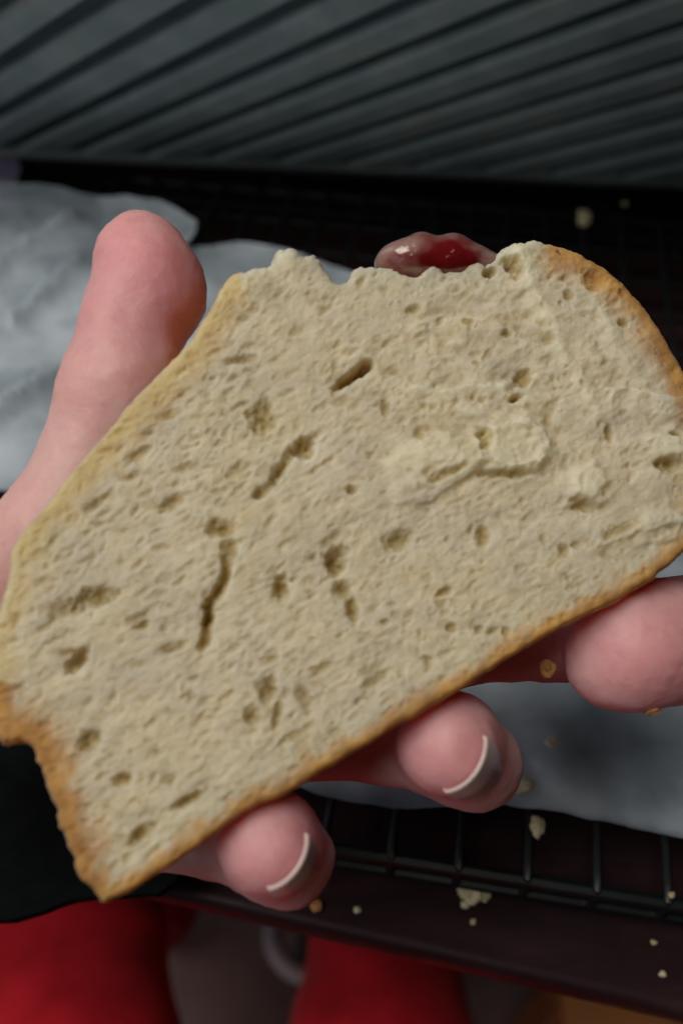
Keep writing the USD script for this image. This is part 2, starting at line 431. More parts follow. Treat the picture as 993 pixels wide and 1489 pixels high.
def sheet(outline, amp, seed, step=7, z0=PZ, creases=(), lift=None, curl=0.0):
    pg = Polygon(outline).buffer(0)
    bl = pg.exterior
    bd = np.array([bl.interpolate(x).coords[0] for x in np.arange(0, bl.length, step)])
    bd[:, 0] += fbm2(bd[:, 0] / 60, bd[:, 1] / 60, 2, seed) * 10; bd[:, 1] += fbm2(bd[:, 0] / 60, bd[:, 1] / 60, 2, seed + 5) * 10
    pg = Polygon(bd).buffer(0)
    x0, y0, x1, y1 = pg.bounds
    gx, gy = np.meshgrid(np.arange(x0, x1, step), np.arange(y0, y1, step)); gp = np.stack([gx.ravel(), gy.ravel()], 1)
    gp = gp[shapely.contains_xy(pg.buffer(-step * 0.6), gp[:, 0], gp[:, 1])]
    p = np.vstack([bd, gp]); tri = Delaunay(p).simplices
    cen = p[tri].mean(1); tri = tri[shapely.contains_xy(pg, cen[:, 0], cen[:, 1])]
    w = on_z(p[:, 0], p[:, 1], z0)
    u, v = w[:, 0] * 1000, w[:, 1] * 1000          # millimetres
    z = amp * (fbm2(u / 42, v / 30, 3, seed) * 2.2 + 0.5 * np.abs(fbm2(u / 16 + v / 40, v / 22, 2, seed + 3)))
    for a, b, h, wd in creases:                    # sharp folds across the sheet
        A, B = on_z(*a, z0)[:2], on_z(*b, z0)[:2]; d = w[:, :2] - A; ab = B - A; L = ab @ ab
        t = np.clip(d @ ab / L, 0, 1); dist = np.linalg.norm(d - t[:, None] * ab, axis=1)
        z += h * np.exp(-dist / wd)
    z = z + curl * np.exp(-shapely.distance(shapely.points(p), pg.exterior) / 7)
    z = np.maximum(z + amp * 0.35, 0)
    w = w + np.array([0, 0, 1.0]) * z[:, None]
    if lift: w[:, 2] += lift(p)
    r = np.cross(w[tri[:, 1]] - w[tri[:, 0]], w[tri[:, 2]] - w[tri[:, 0]])[:, 2]
    tri[r < 0] = tri[r < 0][:, ::-1]
    return w, tri


PAPER = [(-330, 240), (-150, 262), (0, 276), (60, 282), (120, 290), (160, 294), (200, 300), (235, 330), (275, 372), (345, 366), (420, 374), (510, 404), (650, 480), (800, 590), (950, 730), (1100, 860), (1220, 1010),
         (1190, 1275), (993, 1232), (900, 1213), (780, 1190), (690, 1186), (600, 1190), (460, 1165), (350, 1110), (200, 960), (90, 790), (30, 722), (0, 720), (-150, 700), (-360, 640)]
pm = sheet(PAPER, 0.006, 3, curl=0.003, creases=[((-40, 440), (110, 330), 0.011, 0.005), ((-60, 640), (90, 560), 0.009, 0.0035), ((0, 590), (70, 545), 0.004, 0.002), ((20, 480), (120, 400), 0.008, 0.003), ((-60, 400), (40, 320), 0.005, 0.004), ((700, 1120), (1000, 1090), 0.002, 0.004),
                                      ((690, 1060), (720, 1180), 0.003, 0.003), ((-100, 330), (60, 290), 0.004, 0.006)])
pp = obj('baking_paper', pm, MAT['paper'], smooth=True)
tag(pp, 'crumpled translucent baking paper on the black wire rack behind the hand', 'baking paper')
PAPER2 = [(140, 296), (185, 291), (225, 298), (262, 313), (288, 329), (287, 347), (276, 362), (250, 380), (200, 390), (150, 370)]
pm2 = sheet(PAPER2, 0.002, 9, step=4, curl=0.003, z0=PZ + 0.008)
p2 = obj('paper_scrap', pm2, MAT['paper'], smooth=True)
tag(p2, 'small translucent paper corner sticking up behind the thumb tip', 'paper')

# ------------------------------------------------------------------ bread slice
D0, GX, GY = 0.161, 0.14, 0.24
NB = RIGHT * GX + UP * GY - FWD; NB /= np.linalg.norm(NB)       # the slice's normal, towards the viewer


def bd_(px, py): return D0 / (1 - GX * (px - CX) / F - GY * (CY - py) / F)


def PB(px, py): return P(px, py, bd_(px, py))


OUT = [(150, 1314), (185, 1301), (230, 1271), (300, 1223), (360, 1181), (420, 1152), (480, 1114), (540, 1080), (600, 1044), (650, 1014), (700, 984), (760, 944), (800, 921), (850, 896), (900, 872), (950, 842), (993, 806), (1025, 770),
       (1044, 720), (1043, 660), (1030, 610), (1008, 562), (990, 525), (970, 490), (945, 450), (915, 415), (880, 386), (840, 362), (800, 351), (760, 347), (738, 354), (722, 376), (708, 390), (694, 377), (682, 380), (670, 394), (645, 396), (634, 380), (622, 384), (610, 396), (580, 386), (550, 379),
       (522, 384), (506, 400), (490, 405), (471, 390), (457, 368), (430, 357), (405, 364), (390, 387), (370, 386), (341, 391), (322, 415), (302, 452), (272, 500), (230, 541), (182, 592), (142, 640), (100, 690), (62, 738), (30, 775), (12, 800), (14, 830), (2, 868),
       (-12, 930), (-16, 1000), (-12, 1050), (2, 1085), (42, 1079), (60, 1122), (84, 1190), (100, 1240), (120, 1285)]
ring = LineString(OUT + OUT[:1])
ST = 3.0
bq = np.array([ring.interpolate(x).coords[0] for x in np.arange(0, ring.length - ST / 2, ST)])
for _ in range(2): bq = 0.5 * bq + 0.25 * (np.roll(bq, 1, 0) + np.roll(bq, -1, 0))
nrm = np.roll(bq, -1, 0) - np.roll(bq, 1, 0); nrm = np.stack([-nrm[:, 1], nrm[:, 0]], 1); nrm /= np.linalg.norm(nrm, axis=1)[:, None]
if (Polygon(bq + nrm).area < Polygon(bq).area): nrm = -nrm
torn = ((bq[:, 0] > 350) & (bq[:, 0] < 790) & (bq[:, 1] < 420)).astype(float)
for _ in range(8): torn = 0.5 * torn + 0.25 * (np.roll(torn, 1) + np.roll(torn, -1))
jit = fbm2(bq[:, 0] / 34, bq[:, 1] / 34, 3, 21) * (7 + 26 * torn) + fbm2(bq[:, 0] / 9, bq[:, 1] / 9, 2, 22) * (4 + 8 * torn)
leftc = ((bq[:, 0] < 160) & (bq[:, 1] > 1060)).astype(float)
jit += leftc * fbm2(bq[:, 0] / 14, bq[:, 1] / 14, 2, 27) * 16
bq = bq + nrm * jit[:, None]
bpoly = Polygon(bq).buffer(0)
xs, ys = np.meshgrid(np.arange(-30, 1070, 2.1), np.arange(335, 1330, 2.1))
gp = np.stack([xs.ravel(), ys.ravel()], 1) + RNG.uniform(-0.6, 0.6, (xs.size, 2))
shapely.prepare(bpoly)
gp = gp[shapely.contains_xy(bpoly, gp[:, 0], gp[:, 1])]
bdist, bidx = cKDTree(bq).query(gp)
gp, bidx, bdist = gp[bdist > 1.8], bidx[bdist > 1.8], bdist[bdist > 1.8]
pts = np.vstack([bq, gp]); nb = len(bq)
Dv = np.r_[np.zeros(nb), bdist]; bi = np.r_[np.arange(nb), bidx]
X, Y = pts[:, 0], pts[:, 1]
tri = Delaunay(pts).simplices
cen = pts[tri].mean(1); tri = tri[shapely.contains_xy(bpoly, cen[:, 0], cen[:, 1])]
tree = cKDTree(pts)
h = np.zeros(len(pts))                     # relief in millimetres
leftness = sstep(760, 300, X) * 0.7 + 0.3 * sstep(600, 1000, Y)
ang = np.radians(31)
U, V = X * np.cos(ang) - Y * np.sin(ang), X * np.sin(ang) + Y * np.cos(ang)
warpx, warpy = fbm2(X / 22, Y / 22, 2, 31) * 14, fbm2(X / 22, Y / 22, 2, 32) * 14
def cells(n, seed, amp, wall, stretch):
    r = np.random.default_rng(seed)
    c = np.stack([r.uniform(-40, 1080, n), r.uniform(320, 1340, n)], 1)
    th = 0.54; ca, sa = math.cos(th), math.sin(th)
    f = lambda x, y: np.stack([(x * ca - y * sa) / stretch, x * sa + y * ca], 1)
    x, y = X + 5 * fbm2(X / 14, Y / 14, 2, seed), Y + 5 * fbm2(X / 14, Y / 14, 2, seed + 1)
    d, i = cKDTree(f(c[:, 0], c[:, 1])).query(f(x, y), k=2)
    e = np.clip((d[:, 1] - d[:, 0]) / wall, 0, 1)              # 0 on a cell wall, 1 inside
    size = r.uniform(0.1, 1.0, n)[i[:, 0]] ** 1.5
    return amp * size * e


cell_in = cells(5200, 301, 0.62, 9.0, 1.7) + cells(15000, 303, 0.36, 5.0, 1.6)
cell_in *= np.clip(1.0 + 2.4 * fbm2(X / 80, Y / 70, 3, 305), 0.25, 1.8)
fm = np.maximum(np.exp(-(((X - 742) / 62) ** 2 + ((Y - 652) / 46) ** 2) ** 2), np.exp(-(((X - 632) / 66) ** 2 + ((Y - 672) / 34) ** 2) ** 2))
fm = np.maximum(fm, np.exp(-(((X - 855) / 34) ** 2 + ((Y - 705) / 30) ** 2) ** 2)); fm = np.maximum(fm, 0.8 * np.exp(-(((X - 985) / 40) ** 2 + ((Y - 648) / 22) ** 2) ** 2))
for (xa, ya, xb, yb, wv_) in ((745, 360, 800, 480, 15), (800, 480, 870, 600, 13), (850, 420, 930, 560, 12), (690, 560, 770, 590, 13), (600, 560, 690, 600, 12)):
    fm = np.maximum(fm, 0.75 * np.exp(-(shapely.distance(shapely.points(X + 2 * warpx, Y + 2 * warpy), LineString([(xa, ya), (xb, yb)])) / wv_) ** 2))
fm = np.clip(fm * (1 + 1.6 * fbm2(X / 24, Y / 20, 3, 306)), 0, 1)
cell_in *= 1 - 0.75 * fm
h -= cell_in
h += 0.9 * fm * (1 + 2.0 * fbm2(X / 20, Y / 16, 3, 307))
h += 2.6 * fbm2(X / 190, Y / 190, 2, 1)
h += 1.1 * fbm2(U / 60, V / 26, 3, 2)
h += (0.55 * (1 - leftness) + 0.25) * fbm2(X / 20, Y / 20, 3, 3)
h += 0.6 * leftness * fbm2(U / 34, V / 8, 2, 4)
h += 0.55 * fbm2(U / (9 + 7 * leftness), V / 6, 3, 6) + 0.3 * fbm2(X / 5, Y / 5, 2, 5)
# the torn, flaky right part
rough = sstep(520, 640, X) * sstep(800, 640, Y)
cellv = np.abs(fbm2(X / 46 + 0.4 * fbm2(X / 30, Y / 30, 2, 8), Y / 34, 2, 7))
h += rough * ((1.0 - 5.0 * np.minimum(cellv, 0.2)) * 0.8 + 1.6 * fbm2(X / 28 + 0.8 * fbm2(X / 16, Y / 16, 2, 9), Y / 17, 4, 10))
warpx, warpy = fbm2(X / 22, Y / 22, 2, 31) * 14, fbm2(X / 22, Y / 22, 2, 32) * 14
recess_shade = np.zeros(len(pts)); jag = fbm2(X / 15, Y / 15, 2, 33); jag2 = fbm2(X / 6, Y / 6, 2, 34)


def pore(x, y, a, b, deg, depth, warp=1.0, soft=0.55):
    near = np.array(tree.query_ball_point((x, y), max(a, b) * 1.25 + 8 * warp), int)
    if not len(near): return
    t = math.radians(deg); dx, dy = X[near] + warp * warpx[near] - x, Y[near] + warp * warpy[near] - y
    q = ((dx * math.cos(t) - dy * math.sin(t)) / a) ** 2 + ((dx * math.sin(t) + dy * math.cos(t)) / b) ** 2
    q = q * (1 + 1.5 * jag[near]) + 0.9 * jag2[near]
    k = np.clip(1 - q, 0, 1) ** (soft + 0.45)
    h[near] -= depth * k
    recess_shade[near] = np.maximum(recess_shade[near], k * min(depth / 2.0, 1.0))


def channel(line, w, depth):
    d = shapely.distance(shapely.points(X + warpx * 0.8, Y + warpy * 0.8), LineString(line))
    k = np.clip(1 - (d / (w * (1 + 2.0 * fbm2(X / 38, Y / 38, 2, 36) + 0.5 * jag))) ** 2 - 0.8 * jag2, 0, 1) ** 1.1 * (1 + 1.2 * fbm2(X / 30, Y / 30, 2, 35))
    h[:] -= depth * k; recess_shade[:] = np.maximum(recess_shade, k * min(depth / 2.0, 1.0))


for a in ((512, 546, 36, 9, 36, 5.5, .3), (530, 535, 16, 10, 30, 4.0, .4), (382, 610, 24, 27, 0, 2.6, .5), (441, 650, 20, 19, 20, 3.6, .6), (404, 686, 20, 12, 50, 1.8, .6), (378, 716, 14, 9, 50, 1.3, .6), (320, 768, 27, 15, 0, 2.9, .5),
          (491, 815, 20, 25, 0, 5.0, .7), (498, 856, 14, 17, 0, 2.0, .6), (513, 886, 11, 24, 8, 2.8, .5), (410, 855, 14, 23, -14, 3.6, .4), (143, 868, 36, 17, 14, 3.2, .6), (95, 885, 38, 15, 20, 1.4, .6), (113, 960, 27, 13, 45, 4.2, .5),
          (390, 1003, 14, 22, -10, 3.0, .5), (403, 1042, 8, 28, -12, 1.9, .4), (366, 1040, 14, 18, 20, 1.4, .5), (444, 1015, 14, 22, 30, 1.5, .5), (578, 786, 25, 19, 10, 2.2, .6), (703, 779, 12, 20, -10, 2.2, .4), (252, 730, 26, 12, 30, 1.7, .6),
          (200, 660, 26, 9, 25, 1.4, .6), (656, 912, 9, 8, 0, 1.8, .3), (698, 915, 7, 7, 0, 1.6, .3), (737, 918, 6, 8, 30, 1.5, .3), (180, 1134, 19, 11, 35, 2.6, .5), (132, 1078, 28, 15, 28, 2.0, .5), (272, 1165, 34, 8, 30, 2.4, .3), (204, 1215, 24, 11, 40, 2.2, .5),
          (762, 551, 17, 12, 20, 3.2, .5), (748, 580, 13, 6, 25, 4.0, .3), (862, 408, 20, 20, 40, 2.2, .6), (906, 470, 9, 7, 0, 2.2, .3), (886, 630, 9, 14, 0, 2.2, .4), (560, 592, 10, 15, 0, 1.6, .5), (702, 642, 14, 17, 10, 3.0, .4),
          (972, 676, 26, 15, 10, 3.0, .5), (980, 633, 12, 5, -15, 3.6, .3), (845, 735, 24, 11, -15, 2.0, .5), (744, 388, 22, 13, -40, 4.0, .5), (712, 395, 14, 9, 20, 4.4, .4), (650, 690, 40, 8, 25, 2.0, .4), (735, 690, 44, 7, 0, 1.8, .3),
          (206, 910, 15, 7, 30, 1.9, .4), (512, 712, 12, 8, 0, 1.8, .4), (735, 486, 9, 7, 0, 1.9, .3), (246, 603, 24, 8, 20, 1.3, .5), (350, 522, 28, 7, 10, 1.6, .5), (560, 905, 8, 6, 0, 1.6, .3), (645, 860, 14, 6, 35, 1.5, .3), (545, 990, 30, 10, 30, 1.4, .5),
          (430, 1070, 30, 9, 28, 1.2, .5), (260, 940, 22, 6, 30, 1.2, .4), (826, 430, 9, 9, 0, 1.6, .4), (600, 450, 14, 7, 20, 1.4, .4), (680, 470, 10, 8, 0, 1.5, .4), (900, 770, 34, 9, 25, 1.5, .5), (820, 800, 8, 12, 30, 1.6, .4)):
    pore(*a)
channel([(333, 790), (331, 825), (320, 858), (305, 880), (303, 905), (294, 940)], 11, 2.6)
channel([(318, 855), (303, 885), (300, 905)], 9, 1.8)
channel([(425, 655), (404, 690), (380, 720)], 9, 1.4)
# small cells everywhere, drawn out along the crumb's grain on the left
cand = np.stack([RNG.uniform(0, 1040, 2600), RNG.uniform(345, 1310, 2600)], 1)
cand = cand[shapely.contains_xy(bpoly.buffer(-10), cand[:, 0], cand[:, 1])]
for x, y in cand[:1000]:
    s = min(2.4 * math.exp(RNG.normal(0, 0.55)) + 1.2, 11); L = float(np.clip((700 - x) / 400, 0, 1))
    pore(x, y, s * (1.2 + 1.5 * L), s * 0.9, 31 + RNG.normal(0, 16) if L > 0.3 else RNG.uniform(0, 180), RNG.uniform(0.25, 0.6) * (0.5 + s / 6), 0.5, 0.9)


def ledge(line, hgt, fade, below=True):
    L = np.array(line, float); yl = np.interp(X, L[:, 0], L[:, 1]) + 1.2 * warpy + 10 * jag
    d = (Y - yl) * (1 if below else -1)
    along = sstep(L[0, 0] - 15, L[0, 0] + 15, X) * sstep(L[-1, 0] + 15, L[-1, 0] - 15, X)
    k = along * (1 + 1.2 * jag)
    h[:] += hgt * k * sstep(-2, 3, d) * np.exp(-np.maximum(d, 0) / fade) - 0.6 * hgt * k * np.exp(-((d + 7) / 8) ** 2)
    recess_shade[:] = np.maximum(recess_shade, 0.18 * k * np.exp(-((d + 8) / 8) ** 2))  # faint painted shade along the low side of the ledge


ledge([(548, 535), (600, 560), (640, 566), (700, 560), (770, 545)], 1.0, 22)
ledge([(575, 735), (625, 728), (665, 700), (700, 688), (740, 692), (795, 672)], 0.75, 26, below=False)
ledge([(600, 640), (650, 628), (700, 640)], 0.9, 30)
ledge([(820, 738), (850, 728), (880, 735)], 1.2, 18, below=False)
ledge([(880, 560), (940, 575), (1010, 580)], 1.2, 20)
ledge([(860, 800), (930, 775), (1000, 760)], 0.7, 20, below=False)
ledge([(600, 470), (660, 455), (720, 470), (790, 500)], 0.8, 20)


def flap(poly, hgt, edge):
    d = shapely.distance(shapely.points(X + warpx * 0.6, Y + warpy * 0.6), Polygon(poly))
    h[:] += hgt * (1 - sstep(0, edge, d))


flap([(572, 678), (600, 645), (650, 634), (690, 640), (694, 668), (650, 690), (604, 702), (578, 712)], 0.9, 16)
flap([(575, 715), (605, 690), (622, 705), (600, 735), (580, 742)], 0.7, 14)
flap([(832, 690), (860, 676), (874, 700), (856, 722), (836, 716)], 1.1, 11)
flap([(940, 640), (970, 628), (1000, 640), (1010, 660), (960, 664)], 1.1, 11)
flap([(905, 560), (960, 570), (1005, 580), (1010, 610), (950, 600)], 1.0, 10)
flap([(895, 770), (960, 748), (990, 756), (980, 780), (920, 792)], 1.0, 9)
d = np.abs(np.hypot((X + warpx - 742) / 48, (Y + warpy - 650) / 35) - 1) * 40          # the curled ring of torn crumb
h += 1.9 * (1 + 2 * jag) * np.exp(-(d / 10) ** 2) * (0.55 + 0.45 * sstep(-30, 40, X - 742)) + 0.8 * (np.hypot((X - 742) / 44, (Y - 650) / 32) < 1)
for x, y, r, a in ((430, 375, 26, 1.6), (360, 405, 24, 1.0), (760, 365, 26, 1.4), (620, 550, 30, 1.2), (700, 545, 26, 1.3), (810, 470, 30, 1.2), (880, 520, 34, 1.2), (950, 700, 22, 1.4)):
    h += a * np.exp(-((X + warpx - x) ** 2 + (Y + warpy - y) ** 2) / (r * r))
h *= (sstep(-2, 16, Dv) * 0.8 + 0.2) * 0.62
RP = 11 + 8 * np.abs(fbm2(X / 60, Y / 60, 2, 41))
rim = np.clip(1 - Dv / RP, 0, 1)
h -= 1.5 * (1 - np.sqrt(np.clip(1 - rim ** 2, 0, 1)))
front = PB(X, Y) + NB * (h * 1e-3)[:, None]
# colour of the crumb and of the crust, with recess shade painted in
CR = np.array([0.585, 0.505, 0.37]); CRY = np.array([0.60, 0.50, 0.31]); GOLD = np.array([0.70, 0.36, 0.095]); BROWN = np.array([0.36, 0.165, 0.05]); DARK = np.array([0.17, 0.065, 0.02])
tn = fbm2(X / 90, Y / 90, 3, 51)[:, None]
col = 1.05 * CR * (1 + 0.16 * tn) + (CRY - CR) * np.clip(0.25 + 1.3 * fbm2(X / 70, Y / 60, 3, 52), 0, 0.8)[:, None]
fib = fbm2(U / (26 + 22 * leftness), V / 9, 4, 56)[:, None]; mot = fbm2(X / 17, Y / 15, 3, 57)[:, None]
col = col * (1 + 0.42 * fib + 0.26 * mot)
col = col + (np.array([0.52, 0.455, 0.365]) - col) * np.clip(2.2 * fbm2(X / 120, Y / 110, 2, 58), 0, 0.6)[:, None]
col = col + (np.array([0.60, 0.46, 0.22]) - col) * (0.5 * np.clip(3.5 * fbm2(U / 40, V / 16, 3, 59) - 0.35, 0, 1))[:, None]
col = col + (np.array([0.70, 0.62, 0.44]) - col) * 0.75 * fm[:, None]
col = col * (1 - 0.26 * np.clip(cell_in * 1.4, 0, 1.2)[:, None] * np.array([0.8, 0.95, 1.3]))  # small cells painted darker, mostly as shade inside them
col = col * (1 - 0.55 * recess_shade[:, None] * np.array([0.75, 0.9, 1.35]))  # pore-wall tint plus painted shade in the pores and beside ledges
bx, by = bq[bi, 0], bq[bi, 1]
upleft = ((bx < 345) & (by < 800)).astype(float); lowleft = ((bx < 150) & (by > 990)).astype(float); midleft = ((bx < 60) & (by >= 800) & (by <= 990)).astype(float)
rightc = ((bx > 780) & (by < 760)).astype(float)
wdt = 30 + upleft * 24 + lowleft * 30 + midleft * 26 + rightc * 15
wdt = wdt * (1 + 1.7 * fbm2(X / 26, Y / 26, 4, 53)) + 1
cm = sstep(1.2, 0.2, Dv / wdt) * (1 - np.minimum(torn[bi] * 1.6, 1)) * (1 - 0.45 * midleft - 0.25 * upleft)
cn = np.clip(0.45 + 1.7 * fbm2(X / 26, Y / 26, 3, 54) + 0.35 * lowleft + 0.25 * rightc - 0.35 * upleft - 0.4 * midleft, 0, 1)[:, None]
crust_c = (GOLD + (np.array([0.62, 0.42, 0.16]) - GOLD) * np.clip(upleft + midleft, 0, 1)[:, None]) * (1 - cn) + BROWN * cn
spk = sstep(0.14, 0.24, fbm2(X / 9, Y / 9, 2, 55)) * rightc
crust_c = crust_c * (1 - spk[:, None]) + DARK * spk[:, None]
col = col * (1 - cm[:, None]) + crust_c * cm[:, None]
col = np.clip(col, 0.01, 0.85)
# side wall and back
TH = 0.0135
K = 9; walls = [front[:nb]]; wcol = [col[:nb]]
for k in range(1, K + 1):
    u = k / K
    bul = 7 * fbm2(bq[:, 0] / 11 + u * 5, bq[:, 1] / 11, 3, 64) * min(1, 3 * u) + 5 * math.sin(math.pi * u) * (1 - 0.3 * torn) - 3 * u + 5 * fbm2(bq[:, 0] / 26 + u * 3, bq[:, 1] / 26, 3, 61) * math.sin(math.pi * min(u * 1.2, 1))
    q = bq + nrm * bul[:, None]
    walls.append(PB(q[:, 0], q[:, 1]) - NB * TH * u)
    c = np.clip(0.55 + 1.6 * fbm2(bq[:, 0] / 24 + 2 * u, bq[:, 1] / 24 + 3 * u, 3, 62), 0, 1)[:, None]
    cc = (GOLD * 0.85 * (1 - c) + BROWN * c) * (0.85 + 0.15 * c)
    wcol.append(cc * (1 - torn[:, None]) + CR * torn[:, None] * (1 + fbm2(bq[:, 0] / 10, bq[:, 1] / 10 + u * 9, 2, 63)[:, None]))
wv, wc = np.vstack(walls), np.clip(np.vstack(wcol), 0.01, 0.85); wf = []
j = np.arange(nb); jn = (j + 1) % nb
for k in range(K):
    a, b, c, d_ = k * nb + j, k * nb + jn, (k + 1) * nb + jn, (k + 1) * nb + j
    wf += [np.stack([a, b, c], 1), np.stack([a, c, d_], 1)]
wf = np.vstack(wf)
bk = gp[::14]; bp = np.vstack([bq + nrm * (-3), bk]); bt = Delaunay(bp).simplices
bc = bp[bt].mean(1); bt = bt[shapely.contains_xy(bpoly, bc[:, 0], bc[:, 1])]
bh = 0.8 * fbm2(bp[:, 0] / 40, bp[:, 1] / 40, 3, 71); bh[:nb] = 0
bv = PB(bp[:, 0], bp[:, 1]) - NB * (TH + bh * 1e-3)[:, None]; bv[:nb] = walls[-1]


def orient(v, f, want):
    nn = np.cross(v[f[:, 1]] - v[f[:, 0]], v[f[:, 2]] - v[f[:, 0]])
    fl = (nn @ want if np.ndim(want) == 1 else (nn * want).sum(1)) < 0
    f = f.copy(); f[fl] = f[fl][:, ::-1]; return f


tri = orient(PB(X, Y), tri, NB); bt = orient(bv, bt, -NB)
cw = PB(520, 830)
wf = orient(wv, wf, wv[wf].mean(1) - cw)
bread = thing('bread_slice', 'thick slice of pale bread with golden crust held up in the hand', 'bread', PB(150, 1314))
crumb_v = np.vstack([front, bv]); crumb_f = np.vstack([tri, bt + len(front)])
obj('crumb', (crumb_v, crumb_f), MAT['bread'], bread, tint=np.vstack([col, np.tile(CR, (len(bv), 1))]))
obj('crust', (wv, wf), MAT['bread'], bread, tint=wc)

# ------------------------------------------------------------------ jam
jd = bd_(640, 375) + 0.004


def jam_field(G):
    f = None
    for x, y, dz, rx in ((648, 378, 0, 34), (612, 375, -1, 31), (588, 375, -2, 26), (680, 380, 1, 28), (702, 384, 2, 20), (566, 373, -1.5, 14), (612, 356, 0, 16), (660, 360, 0.5, 18), (722, 388, 1, 15), (738, 394, 1, 10), (555, 384, 0, 10)):
        c = pxc(x, y, jd + dz * 1e-3); r = rx / F * jd
        s = np.sqrt((G[0] - c[0]) ** 2 + (G[1] - c[1]) ** 2 + ((G[2] - c[2]) / 1.1) ** 2) - r
        f = s if f is None else smin(f, s, 0.0025)
    return f


c0, c1 = pxc(530, 430, jd - 0.012), pxc(745, 310, jd + 0.014)
Gj = grid(c0, [c1[0], c1[1], c1[2]], 0.0005)
jv, jf = surface_nets(jam_field(Gj), c0, 0.0005)
jm = trimesh.Trimesh(jv, jf, process=False); trimesh.smoothing.filter_taubin(jm, iterations=8)
jv = np.array(jm.vertices)
jx = CX + jv[:, 0] / jv[:, 2] * F; jy = CY - jv[:, 1] / jv[:, 2] * F
jw = cam2world(jv) + 0.0
red = sstep(0.15, 0.7, 1.15 * np.exp(-(((jx - 656) / 56) ** 2 + ((jy - 376) / 34) ** 2)) + 0.9 * fbm2(jx / 26, jy / 20, 3, 81) + 0.35 * np.exp(-(((jx - 582) / 22) ** 2 + ((jy - 378) / 14) ** 2)))
jc = np.array([0.42, 0.25, 0.215]) * (1 - red[:, None]) + np.array([0.20, 0.010, 0.012]) * red[:, None]
jo = obj('jam_blob', (jw, orient(jw, jm.faces, cam2world(np.array(jm.vertex_normals)) - EYE if False else np.array(jm.face_normals) @ np.array([RIGHT, UP, FWD]))), MAT['jam'], tint=jc)
tag(jo, 'glossy red jam blob in the torn gap on top of the bread slice', 'jam')


# ------------------------------------------------------------------ hand
def J(px, py, off, r):                     # a joint: pixel, millimetres behind the slice's front plane, radius in millimetres
    return pxc(px, py, bd_(px, py) + off * 1e-3), r * 1e-3


mid_f = [J(215, 870, 40, 10.5), J(430, 1055, 36, 9.0), J(690, 1110, 22, 7.1), J(657, 1093, 8.5, 8.0)]
ring_f = [J(120, 930, 40, 10.5), J(200, 1190, 33, 8.4), J(418, 1252, 19, 6.6), J(396, 1235, 7.0, 7.3)]
index_f = [J(330, 770, 40, 10.5), J(620, 935, 36, 9.3), J(1015, 915, 22, 9.8), J(930, 945, 10.5, 9.8)]
pinky_f = [J(60, 980, 38, 9.5), J(170, 1070, 44, 8.0), J(280, 1100, 36, 7.4), J(300, 1080, 26, 7.0)]
thumb = [J(-60, 910, 34, 15), J(92, 772, 17, 10.4), J(176, 565, 13, 10.3), J(212, 395, 12.0, 8.8), J(206, 372, 13, 8.2)]
palm = [J(-110, 900, 36, 18), J(-90, 960, 36, 18)]
arm = [J(-420, 900, 46, 24), J(-420, 1010, 46, 22)]
hlo = np.array([-0.125, -0.085, 0.128]); hhi = np.array([0.085, 0.068, 0.235]); HH = 0.001
G = grid(hlo, hhi, HH)


def chain(js, k):
    f = None
    for (a, ra), (b, rb) in zip(js, js[1:]):
        s = capsule(G, a, b, ra, rb); f = s if f is None else smin(f, s, k)
    return f


hf = None
for a, b in ((palm[0], index_f[0]), (palm[0], mid_f[0]), (palm[1], ring_f[0]), (palm[1], pinky_f[0]), (index_f[0], mid_f[0]), (mid_f[0], ring_f[0]), (ring_f[0], pinky_f[0]), (palm[0], palm[1]), (palm[0], thumb[0]),
             (palm[0], arm[0]), (palm[1], arm[1]), (arm[0], arm[1]), (thumb[0], mid_f[0])):
    s = capsule(G, a[0], b[0], a[1], b[1]); hf = s if hf is None else smin(hf, s, 0.006)
for c, k in ((index_f, 0.008), (mid_f, 0.008), (ring_f, 0.008), (pinky_f, 0.005), (thumb, 0.006)):
    hf = smin(hf, chain(c, k), 0.0022)
for (px_, py_, off, r) in ((642, 1080, 12, 7.6), (662, 1066, 13, 7.2), (380, 1226, 11, 7.0), (398, 1212, 12, 6.6), (905, 930, 13, 9.0), (960, 915, 13, 9.4), (880, 972, 13, 7.0), (930, 970, 12, 7.4), (985, 962, 13, 7.6), (232, 430, 12.5, 8.8), (190, 470, 13, 8.4)):
    a, r = J(px_, py_, off, r); hf = smin(hf, capsule(G, a, a + 1e-4, r, r), 0.005)
hv, hfc = surface_nets(hf, hlo, HH)
del hf
hm = trimesh.Trimesh(hv, hfc, process=False)
trimesh.smoothing.filter_taubin(hm, lamb=0.5, nu=0.52, iterations=14)
hv = np.array(hm.vertices)
hv = hv + np.array(hm.vertex_normals) * ((meshkit.fbm(hv * 110, 3, 93) - 0.5) * 0.0015 + (meshkit.fbm(hv * np.array([420, 700, 420]), 2, 94) - 0.5) * 0.0004)[:, None]
# skin colour: redder at the fingertips and over the joints
SK = np.array([0.62, 0.36, 0.335]); PINK = np.array([0.62, 0.255, 0.275])
pk = np.zeros(len(hv))
for c, r in ((mid_f[3][0], .012), (ring_f[3][0], .012), (index_f[3][0], .013), (thumb[3][0] + np.array([0.002, -0.004, 0]), .015), (pinky_f[3][0], .01)):
    pk = np.maximum(pk, np.exp(-((hv - c) ** 2).sum(1) / (2 * r * r)))
pk = np.clip(pk + 0.8 * fbm2(hv[:, 0] * 90, hv[:, 1] * 90, 3, 91), 0, 1)[:, None]
hc = SK * (1 - pk) + PINK * pk
hand = thing('hand', 'left hand gripping the bread slice from behind, thumb on its left crust', 'hand', cam2world(palm[0][0]))
hw = cam2world(hv)
hn = np.array(hm.face_normals) @ np.array([RIGHT, UP, FWD])
obj('skin', (hw, orient(hw, hm.faces, hn)), MAT['skin'], hand, tint=hc)


